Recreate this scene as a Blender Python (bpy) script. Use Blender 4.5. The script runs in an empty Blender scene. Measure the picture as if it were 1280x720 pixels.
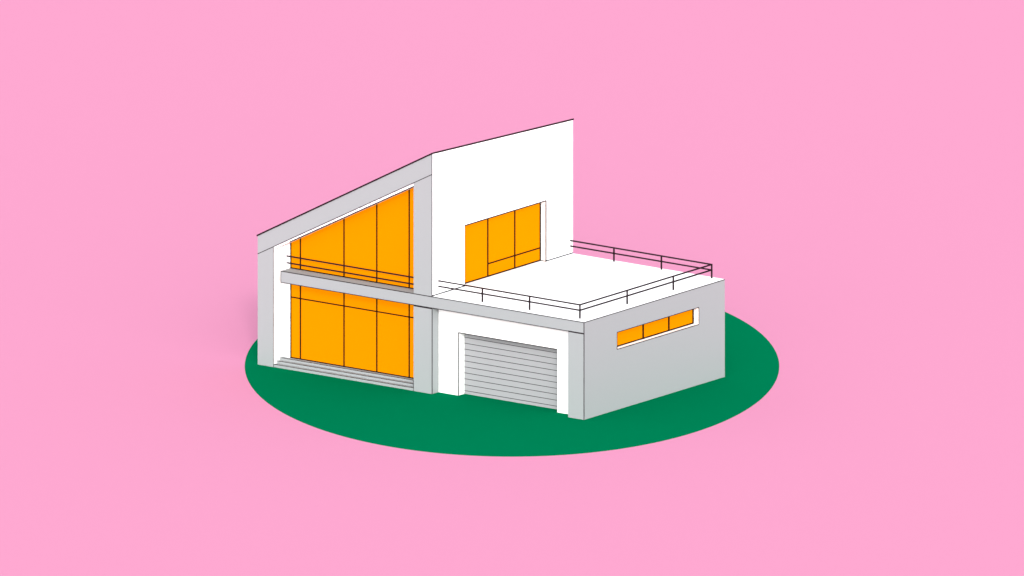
import bpy, bmesh, math
from mathutils import Vector

R = math.radians
scene = bpy.context.scene
COL = scene.collection

# ------------------------------------------------------------------ materials
def make_mat(name, rgb, rough=0.9, bump=0.0, bscale=40.0, spec=0.0, vary=0.0):
    m = bpy.data.materials.new(name)
    m.use_nodes = True
    nt = m.node_tree
    b = nt.nodes['Principled BSDF']
    b.inputs['Base Color'].default_value = (*rgb, 1)
    b.inputs['Roughness'].default_value = rough
    b.inputs['Specular IOR Level'].default_value = spec
    co = nt.nodes.new('ShaderNodeTexCoord')
    if vary:
        n2 = nt.nodes.new('ShaderNodeTexNoise'); n2.inputs['Scale'].default_value = 3.0
        nt.links.new(co.outputs['Object'], n2.inputs['Vector'])
        mx = nt.nodes.new('ShaderNodeMix'); mx.data_type = 'RGBA'
        mx.inputs[6].default_value = (*[c * (1 - vary) for c in rgb], 1)
        mx.inputs[7].default_value = (*[min(1, c * (1 + vary)) for c in rgb], 1)
        nt.links.new(n2.outputs['Fac'], mx.inputs[0])
        nt.links.new(mx.outputs[2], b.inputs['Base Color'])
    if bump:
        n = nt.nodes.new('ShaderNodeTexNoise'); n.inputs['Scale'].default_value = bscale
        nt.links.new(co.outputs['Object'], n.inputs['Vector'])
        bp = nt.nodes.new('ShaderNodeBump'); bp.inputs['Strength'].default_value = bump
        bp.inputs['Distance'].default_value = 0.004
        nt.links.new(n.outputs['Fac'], bp.inputs['Height'])
        nt.links.new(bp.outputs['Normal'], b.inputs['Normal'])
    return m

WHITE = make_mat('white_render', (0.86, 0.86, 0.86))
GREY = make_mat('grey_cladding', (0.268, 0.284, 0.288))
LINE = make_mat('dark_joint', (0.02, 0.016, 0.018))
METAL = make_mat('dark_railing_metal', (0.018, 0.010, 0.012))
FRAME = make_mat('dark_window_frame', (0.022, 0.010, 0.004))
ORANGE = make_mat('orange_glazing', (0.32, 0.0915, 0.0))      # opaque orange glass; emission below is added to even out shade on the panes
_b = ORANGE.node_tree.nodes['Principled BSDF']
_b.inputs['Emission Color'].default_value = (0.20, 0.063, 0.0, 1)
_b.inputs['Emission Strength'].default_value = 1.0
SHUTTER = make_mat('grey_shutter', (0.280, 0.282, 0.292))
PINK = make_mat('pink_ground', (0.550, 0.214, 0.336))
GREEN = make_mat('green_lawn', (0.0, 0.131, 0.052))
PAL = [WHITE, GREY, LINE]            # slot order of every wall mesh

# ------------------------------------------------------------------ mesh helpers
def val(f, x, y):
    return f(x, y) if callable(f) else f

# face keys: 'F' y-min (front), 'B' y-max, 'L' x-min, 'R' x-max, 'D' bottom, 'U' top
def block(bm, x0, x1, y0, y1, z0, z1, mat=0, **faces):
    c = {}
    for i, x in enumerate((x0, x1)):
        for j, y in enumerate((y0, y1)):
            c[i, j, 0] = bm.verts.new((x, y, val(z0, x, y)))
            c[i, j, 1] = bm.verts.new((x, y, val(z1, x, y)))
    q = {'F': ((0,0,0),(1,0,0),(1,0,1),(0,0,1)), 'B': ((1,1,0),(0,1,0),(0,1,1),(1,1,1)),
         'L': ((0,1,0),(0,0,0),(0,0,1),(0,1,1)), 'R': ((1,0,0),(1,1,0),(1,1,1),(1,0,1)),
         'D': ((0,1,0),(1,1,0),(1,0,0),(0,0,0)), 'U': ((0,0,1),(1,0,1),(1,1,1),(0,1,1))}
    for k, idx in q.items():
        f = bm.faces.new([c[i] for i in idx])
        f.material_index = faces.get(k, mat)

def bar(bm, p, q, w, d, n=(0, -1, 0), mat=0, ends=0.0):
    """straight bar from p to q, w wide in the plane whose normal is n, d deep along n"""
    p, q, n = Vector(p), Vector(q), Vector(n).normalized()
    t = (q - p).normalized()
    p, q = p - t * ends, q + t * ends
    s = t.cross(n).normalized()
    n = s.cross(t).normalized()
    vs = []
    for e in (p, q):
        for a, b in ((-1, -1), (1, -1), (1, 1), (-1, 1)):
            vs.append(bm.verts.new(e + s * (a * w / 2) + n * (b * d / 2)))
    for f in ((0,1,2,3), (7,6,5,4), (0,4,5,1), (1,5,6,2), (2,6,7,3), (3,7,4,0)):
        bm.faces.new([vs[i] for i in f]).material_index = mat

def seam(bm, p, q, n=(0, -1, 0), w=0.024, mat=2):
    bar(bm, p, q, w, 0.008, n, mat)

def build(name, bm, mats, parent=None, origin=None, label=None):
    bmesh.ops.recalc_face_normals(bm, faces=bm.faces)
    if origin is not None:
        bmesh.ops.translate(bm, verts=bm.verts, vec=-Vector(origin))
    me = bpy.data.meshes.new(name); bm.to_mesh(me); bm.free()
    for m in mats:
        me.materials.append(m)
    o = bpy.data.objects.new(name, me); COL.objects.link(o)
    if parent is not None:
        o.parent = parent
        po = Vector(parent.get('_org', (0, 0, 0)))
    else:
        po = Vector((0, 0, 0))
    org = Vector(origin) if origin is not None else po
    o.location = org - po
    if origin is None and parent is not None:
        me.transform(__import__('mathutils').Matrix.Translation(-org))
    o['_org'] = tuple(org)
    if label:
        o['label'] = label
    return o

def BM():
    return bmesh.new()

# ------------------------------------------------------------------ setting
bm = BM()
S = 3000
bm.faces.new([bm.verts.new(v) for v in ((-S, -S, 0), (S, -S, 0), (S, S, 0), (-S, S, 0))])
ground = build('ground', bm, [PINK]); ground['kind'] = 'structure'
ground['label'] = 'plain pink ground all round the green lawn'

# camera axes: azimuth of the view and its downward tilt
AZ, EL = R(36.70), R(13.18)
PXM = 37.0
LC = Vector((-6.696, 4.914, 0))      # centre of the oval lawn
right = Vector((math.cos(AZ), math.sin(AZ), 0))
depth = Vector((-math.sin(AZ), math.cos(AZ), 0))
bm = BM()
N = 160
ring = []
for k in range(N):
    a = 2 * math.pi * k / N
    p = LC + right * (9.03 * math.cos(a)) + depth * (13.38 * math.sin(a))
    ring.append(p)
top = [bm.verts.new((p.x, p.y, 0.004)) for p in ring]
low = [bm.verts.new((p.x, p.y, -0.02)) for p in ring]
bm.faces.new(top)
for k in range(N):
    bm.faces.new([low[k], low[(k + 1) % N], top[(k + 1) % N], top[k]])
lawn = build('lawn', bm, [GREEN]); lawn['kind'] = 'structure'
lawn['label'] = 'flat green oval lawn under the house'

# ------------------------------------------------------------------ the house
X_L, X_LI = -13.75, -13.08            # left wall
X_M0, X_M = -7.18, -6.40              # tall side wall / middle pillar
X_R0 = -0.67                          # right wall
DEP = 7.96
Z0 = 0.004
ZB, ZT = 2.99, 3.38                   # beam
YG = 0.54                             # plane of the tall glazing
YW = 0.36                             # plane of the garage front
FALL = 0.039                          # roof drops slightly to the back
def z_top(x, y):   return 4.46 + 0.5255 * (x + 13.75) - FALL * y
def z_low(x, y):   return 3.84 + 0.5150 * (x + 13.75) - FALL * y
def z_win(x, y):   return z_low(x, y) - .004
def z_trim(x, y):  return 4.45 + 0.5087 * (x + 12.39)

house = bpy.data.objects.new('house', None); COL.objects.link(house)
house.location = (-6.5, 4.0, 0); house['_org'] = (-6.5, 4.0, 0)
house['category'] = 'house'
house['label'] = 'white and grey modern house with slanted roof and orange windows on the green lawn'

G, L = 1, 2
# left wall: grey front edge, white inner face
bm = BM()
block(bm, X_L, X_LI, 0, DEP, Z0, z_low, 0, F=G)  # unseen outer face also white, to bounce light onto the ground beside it
seam(bm, (X_LI, 0, Z0), (X_LI, 0, z_low(X_LI, 0)), (1, -1, 0), 0.016)
build('wall', bm, PAL, house)

# tall side wall with the terrace door opening
OY0, OY1, OZ1 = 1.85, 6.44, 5.505
bm = BM()
block(bm, X_M0, X_M, 0, OY0, ZT, z_low, 0, F=G)
block(bm, X_M0, X_M, OY1, DEP, ZT, z_low)
block(bm, X_M0, X_M, OY0, OY1, OZ1, z_low)
block(bm, X_M0, X_M, YG, DEP, Z0, ZT)
seam(bm, (X_M, 0, ZT), (X_M, 0, z_top(X_M, 0)), (1, -1, 0), 0.026)
seam(bm, (X_M, 0.0, ZT + .034), (X_M, OY0, ZT + .034), (1, 0, 0), w=.038)
seam(bm, (X_M, OY1, ZT + .034), (X_M, DEP, ZT + .034), (1, 0, 0), w=.038)
seam(bm, (X_M, OY0, OZ1), (X_M, OY1, OZ1), (1, 0, 0), w=.040)
seam(bm, (X_M, OY1, ZT + .012), (X_M, OY1, OZ1), (1, 0, 0), w=.060)
seam(bm, (X_M - .22, OY1, ZT + .022), (X_M, OY1, ZT + .022), (0, -1, 0), w=.030)
build('wall', bm, PAL, house, label='tall white side wall above the terrace')

# recessed front wall round the tall glazing
bm = BM()
block(bm, X_LI, -12.77, YG, YG + .26, Z0, z_low)
block(bm, -12.77, X_M0, YG, YG + .26, Z0, .27)
build('wall', bm, PAL, house, label='white wall framing the tall glazing')

# rear walls
bm = BM()
block(bm, X_LI, X_M0, DEP - .26, DEP, Z0, z_low)
build('wall', bm, PAL, house)
bm = BM()
block(bm, X_M, X_R0, DEP - .26, DEP, Z0, ZT)
build('wall', bm, PAL, house)

# garage front wall with the door opening
GX0, GX1, GZ1 = -5.56, -1.395, 2.19
bm = BM()
block(bm, X_M, GX0, YW, YW + .34, Z0, ZB)
block(bm, GX1, X_R0, YW, YW + .34, Z0, ZB)
block(bm, GX0, GX1, YW, YW + .34, GZ1, ZB)
seam(bm, (GX0, YW, Z0), (GX0, YW, GZ1), w=.034)
seam(bm, (GX0, YW, GZ1), (GX1, YW, GZ1), w=.030)
build('wall', bm, PAL, house, label='white garage front wall')

# grey right wall with the strip window opening
SY0, SY1, SZ0, SZ1 = 1.87, 6.49, 2.10, 2.69
bm = BM()
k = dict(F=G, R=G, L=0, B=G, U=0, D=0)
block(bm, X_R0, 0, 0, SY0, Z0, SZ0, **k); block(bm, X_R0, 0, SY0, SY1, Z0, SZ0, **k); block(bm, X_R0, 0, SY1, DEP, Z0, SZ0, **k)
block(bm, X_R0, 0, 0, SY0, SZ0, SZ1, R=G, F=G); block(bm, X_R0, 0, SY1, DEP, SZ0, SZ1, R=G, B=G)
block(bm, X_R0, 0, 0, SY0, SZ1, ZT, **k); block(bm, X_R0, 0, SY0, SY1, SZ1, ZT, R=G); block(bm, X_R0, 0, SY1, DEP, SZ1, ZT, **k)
seam(bm, (0, 0, Z0), (0, 0, ZT), (1, -1, 0), 0.027)
seam(bm, (0, 0, ZT), (0, DEP, ZT), (1, 0, 0), w=.027)
seam(bm, (0, SY0, SZ0), (0, SY1, SZ0), (1, 0, 0)); seam(bm, (0, SY0, SZ1), (0, SY1, SZ1), (1, 0, 0))
seam(bm, (0, SY0, SZ0), (0, SY0, SZ1), (1, 0, 0)); seam(bm, (0, SY1, SZ0), (0, SY1, SZ1), (1, 0, 0))
seam(bm, (X_R0, 0, ZB), (0, 0, ZB), (0, -1, 0), 0.045)
build('wall', bm, PAL, house, label='low grey end wall with a strip window')

# middle pillar under the beam
bm = BM()
block(bm, X_M0, X_M, 0, YG, Z0, ZB - .004, G)
seam(bm, (X_M, 0, Z0), (X_M, 0, ZB - .02), (1, -1, 0), 0.026)
seam(bm, (X_M, YW - .006, Z0), (X_M, YW - .006, ZB - .02), (1, 0, 0), 0.014)
seam(bm, (X_M0, 0, Z0), (X_M0, 0, .36), (0, -1, 0), 0.014)
seam(bm, (X_M0, 0, ZB - .02), (X_M, 0, ZB - .02), (0, -1, 0), 0.045)
build('pillar', bm, PAL, house)

# long beam: balcony lip on the left, roof edge of the garage on the right
bm = BM()
block(bm, -12.77, X_R0, 0, YG, ZB, ZT, G)
seam(bm, (-12.77, 0, ZT), (0, 0, ZT), w=.027); seam(bm, (-12.77, 0, ZB), (X_R0, 0, ZB))
seam(bm, (-12.77, 0, ZB), (-12.77, 0, ZT), (0, -1, 0), 0.013)
seam(bm, (-12.77, 0, ZT), (-12.77, YG, ZT), (0, 0, 1), 0.010)
build('beam', bm, PAL, house)

# terrace floor
bm = BM()
block(bm, X_M, 0, 0.004, DEP, ZT, ZT + .012)
block(bm, X_M - .22, X_M, OY0, OY1, ZT, ZT + .012)
block(bm, X_M, X_R0, YG, DEP - .26, ZB, ZT)
build('terrace', bm, PAL, house)

# roof: thick slab with a grey slanted front, dark cover on top
bm = BM()
block(bm, X_L, X_M, 0, DEP, z_low, z_top, 0, F=G)
seam(bm, (X_L, 0, z_low(X_L, 0)), (X_M, 0, z_low(X_M, 0)))
roof = build('roof', bm, PAL, house)
bm = BM()
block(bm, X_LI, X_M0, .03, YG - .03, z_trim, lambda x, y: z_low(x, y) - .002)
bar(bm, (-12.40, .03, z_trim(-12.40, 0)), (X_M0, .03, z_trim(X_M0, 0)), .036, .03, (0, -1, 0), 2)
build('trim', bm, PAL, roof, label='thin white strip under the slanted roof edge')
bm = BM()
block(bm, X_L - .03, X_M + .025, -.025, DEP + .02, z_top, lambda x, y: z_top(x, y) + .055)
build('roof_cover', bm, [METAL], roof)

# ------------------------------------------------------------------ windows
def glaze_front(name, z0, z1, mull, transoms, label):
    bm = BM()
    x0, x1 = -12.77, X_M0
    block(bm, x0, x1, YG + .012, YG + .05, z0, z1)
    w = build(name, bm, [ORANGE], house, label=label)
    bm = BM()
    y = YG
    n = (0, -1, 0)
    W, D = .040, .03
    for x in mull:
        bar(bm, (x, y, z0), (x, y, val(z1, x, y) - .01), W if x > -12.7 else .034, D, n)
    bar(bm, (x0, y, z0 + .012), (x1, y, z0 + .012), .046, D, n)
    for z in transoms:
        bar(bm, (x0, y, z), (x1, y, z), .038, D, n)
    build('frame', bm, [FRAME], w)
    return w
def fx(u, y): return (u - 730 - 22.11 * y) / 29.67
mull = [-12.755] + [fx(u, YG) for u in (375.5, 430, 471, 511.5)]
glaze_front('window', .27, ZB, mull, [2.385], 'lower orange window wall behind the steps')
glaze_front('window', ZT, z_win, mull, [], 'slanted orange window above the balcony beam')

# terrace door
bm = BM()
XD = X_M - .22
block(bm, XD - .05, XD - .012, OY0, OY1, ZT + .012, OZ1)
w = build('glass_door', bm, [ORANGE], house)
bm = BM()
def fy(u, x): return (u - 730 - 29.67 * x) / 22.11
zf = ZT + .012
n = (1, 0, 0)
for u in (609.7, 643.4): bar(bm, (XD, fy(u, XD), zf), (XD, fy(u, XD), OZ1), .046, .03, n)
bar(bm, (XD, OY1 - .03, zf), (XD, OY1 - .03, OZ1), .05, .03, n)
bar(bm, (XD, OY0, zf + .02), (XD, OY1, zf + .02), .044, .03, n)
bar(bm, (XD, fy(609.7, XD), zf + .455), (XD, OY1, zf + .455), .040, .03, n)
bar(bm, (X_M, OY0, zf), (X_M, OY0, OZ1), .02, .01, n)
build('frame', bm, [FRAME], w)

# strip window in the end wall
bm = BM()
XS = -.22
block(bm, XS - .05, XS - .012, SY0, SY1, SZ0, SZ1)
w = build('window', bm, [ORANGE], house, label='narrow orange strip window in the end wall')
bm = BM()
for u in (803.9, 836): bar(bm, (XS, fy(u, XS), SZ0), (XS, fy(u, XS), SZ1), .062, .03, n)
bar(bm, (XS, SY1 - .03, SZ0), (XS, SY1 - .03, SZ1), .056, .03, n)
bar(bm, (XS, SY0, SZ0 + .018), (XS, SY1, SZ0 + .018), .044, .03, n)
build('frame', bm, [FRAME], w)

# ------------------------------------------------------------------ garage door
bm = BM()
yd = YW + .34
block(bm, GX0 - .1, GX1 + .1, yd, yd + .05, Z0, GZ1 + .1)
for i in range(10):
    z = .115 + .2055 * i
    seam(bm, (GX0, yd, z), (GX1 + .1, yd, z), (0, -1, 0), .018, 1)
build('garage_door', bm, [SHUTTER, LINE], house)

# ------------------------------------------------------------------ steps
stp = bpy.data.objects.new('steps', None); COL.objects.link(stp)
stp.parent = house; stp['_org'] = (-10, .2, 0); stp.location = Vector((-10, .2, 0)) - house.location
for i, (y, z0, z1) in enumerate(((.012, Z0, .105), (.19, .105, .19), (.365, .19, .27))):
    bm = BM()
    block(bm, X_LI, X_M0, y, YG, z0, z1, 1)
    seam(bm, (X_LI, y, z1), (X_M0, y, z1), (0, -1, 0), .018)
    build('step', bm, PAL, stp)

# ------------------------------------------------------------------ railings
H1, H2 = .475, .285
zf = ZT + .012
TH = .042
def rail(parent, pts, name='rail'):
    bm = BM()
    for p, q in zip(pts, pts[1:]):
        bar(bm, p, q, TH, TH, (0, 0, 1), 0, .0)
    return build(name, bm, [METAL], parent)
a, b, c, d = (X_M, .36), (-.44, .36), (-.44, 7.81), (X_M, 7.81)
rl = bpy.data.objects.new('terrace_railing', None); COL.objects.link(rl)
rl.parent = house; rl['_org'] = (-3.4, 4.2, zf); rl.location = Vector((-3.4, 4.2, zf)) - house.location
for p, q in ((a, b), (b, c), (c, d)):
    t = (Vector(q) - Vector(p)).normalized() * (TH / 2)
    for h in (H1, H2):
        rail(rl, [(p[0] - (t.x if p != a else 0), p[1] - t.y, zf + h), (q[0] + (t.x if q != d else 0), q[1] + t.y, zf + h)])
for x, y in ((-4.55, .36), (-2.56, .36), b, (-.44, 3.03), (-.44, 5.64), c, (-2.56, 7.81), (-4.56, 7.81)):
    bm = BM()
    block(bm, x - TH / 2, x + TH / 2, y - TH / 2, y + TH / 2, zf, zf + H1 - TH / 2 - .001)
    build('post', bm, [METAL], rl)

yb = .36
br = bpy.data.objects.new('balcony_railing', None); COL.objects.link(br)
br.parent = house; br['_org'] = (-10, yb, ZT); br.location = Vector((-10, yb, ZT)) - house.location
for z in (3.835, 3.60):
    rail(br, [(-12.80, yb, z), (X_M0, yb, z)])

# ------------------------------------------------------------------ light
ELEV, SUN_AZ = R(25), R(-50.5)      # sun azimuth measured in the XY plane from +X
sd = Vector((math.cos(ELEV) * math.cos(SUN_AZ), math.cos(ELEV) * math.sin(SUN_AZ), math.sin(ELEV)))
sl = bpy.data.lights.new('sun', 'SUN'); sl.energy = 0.5; sl.angle = R(6); sl.color = (1, .985, .96)
so = bpy.data.objects.new('sun', sl); COL.objects.link(so)
so.rotation_euler = sd.to_track_quat('Z', 'Y').to_euler()
so.location = sd * 40

w = bpy.data.worlds.new('World'); scene.world = w; w.use_nodes = True
nt = w.node_tree
sky = nt.nodes.new('ShaderNodeTexSky'); sky.sky_type = 'NISHITA'; sky.sun_disc = False
sky.sun_elevation = ELEV; sky.sun_rotation = math.pi / 2 - SUN_AZ
sky.air_density = 1.0; sky.dust_density = 1.0; sky.ozone_density = 1.0
hs = nt.nodes.new('ShaderNodeHueSaturation'); hs.inputs['Saturation'].default_value = 0.15
nt.links.new(sky.outputs['Color'], hs.inputs['Color'])
bg = nt.nodes['Background']; bg.inputs['Strength'].default_value = 0.15
nt.links.new(hs.outputs['Color'], bg.inputs['Color'])

# ------------------------------------------------------------------ camera
def project(p):      # (u, v) in a 1280 x 720 frame with the house corner at (730, 525)
    x, y, z = p
    return (730 + PXM * (x * math.cos(AZ) + y * math.sin(AZ)),
            525 + PXM * (x * math.sin(AZ) * math.sin(EL) - y * math.cos(AZ) * math.sin(EL) - z * math.cos(EL)))
cam = bpy.data.cameras.new('camera'); cam.type = 'ORTHO'; cam.ortho_scale = 1280 / PXM
cam.clip_start = 0.5; cam.clip_end = 6000
co = bpy.data.objects.new('camera', cam); COL.objects.link(co)
view = Vector((math.sin(AZ) * math.cos(EL), -math.cos(AZ) * math.cos(EL), math.sin(EL)))
T = Vector((-5.27, 3.0, 3.28))
co.location = T + view * 60
co.rotation_euler = view.to_track_quat('Z', 'Y').to_euler()
# place exactly: the corner of the house at (730, 525)
upv = depth * math.sin(EL) + Vector((0, 0, 1)) * math.cos(EL)
u, v = project(T)
co.location += right * ((640 - u) / PXM) - upv * ((360 - v) / PXM)
scene.camera = co

for o in bpy.data.objects:
    if '_org' in o: del o['_org']

vs = scene.view_settings
vs.view_transform = 'Standard'; vs.look = 'None'; vs.exposure = 1.67; vs.gamma = 1.0
scene.cycles.max_bounces = 8
scene.cycles.diffuse_bounces = 5
scene.cycles.use_denoising = True
scene.cycles.filter_width = 1.5
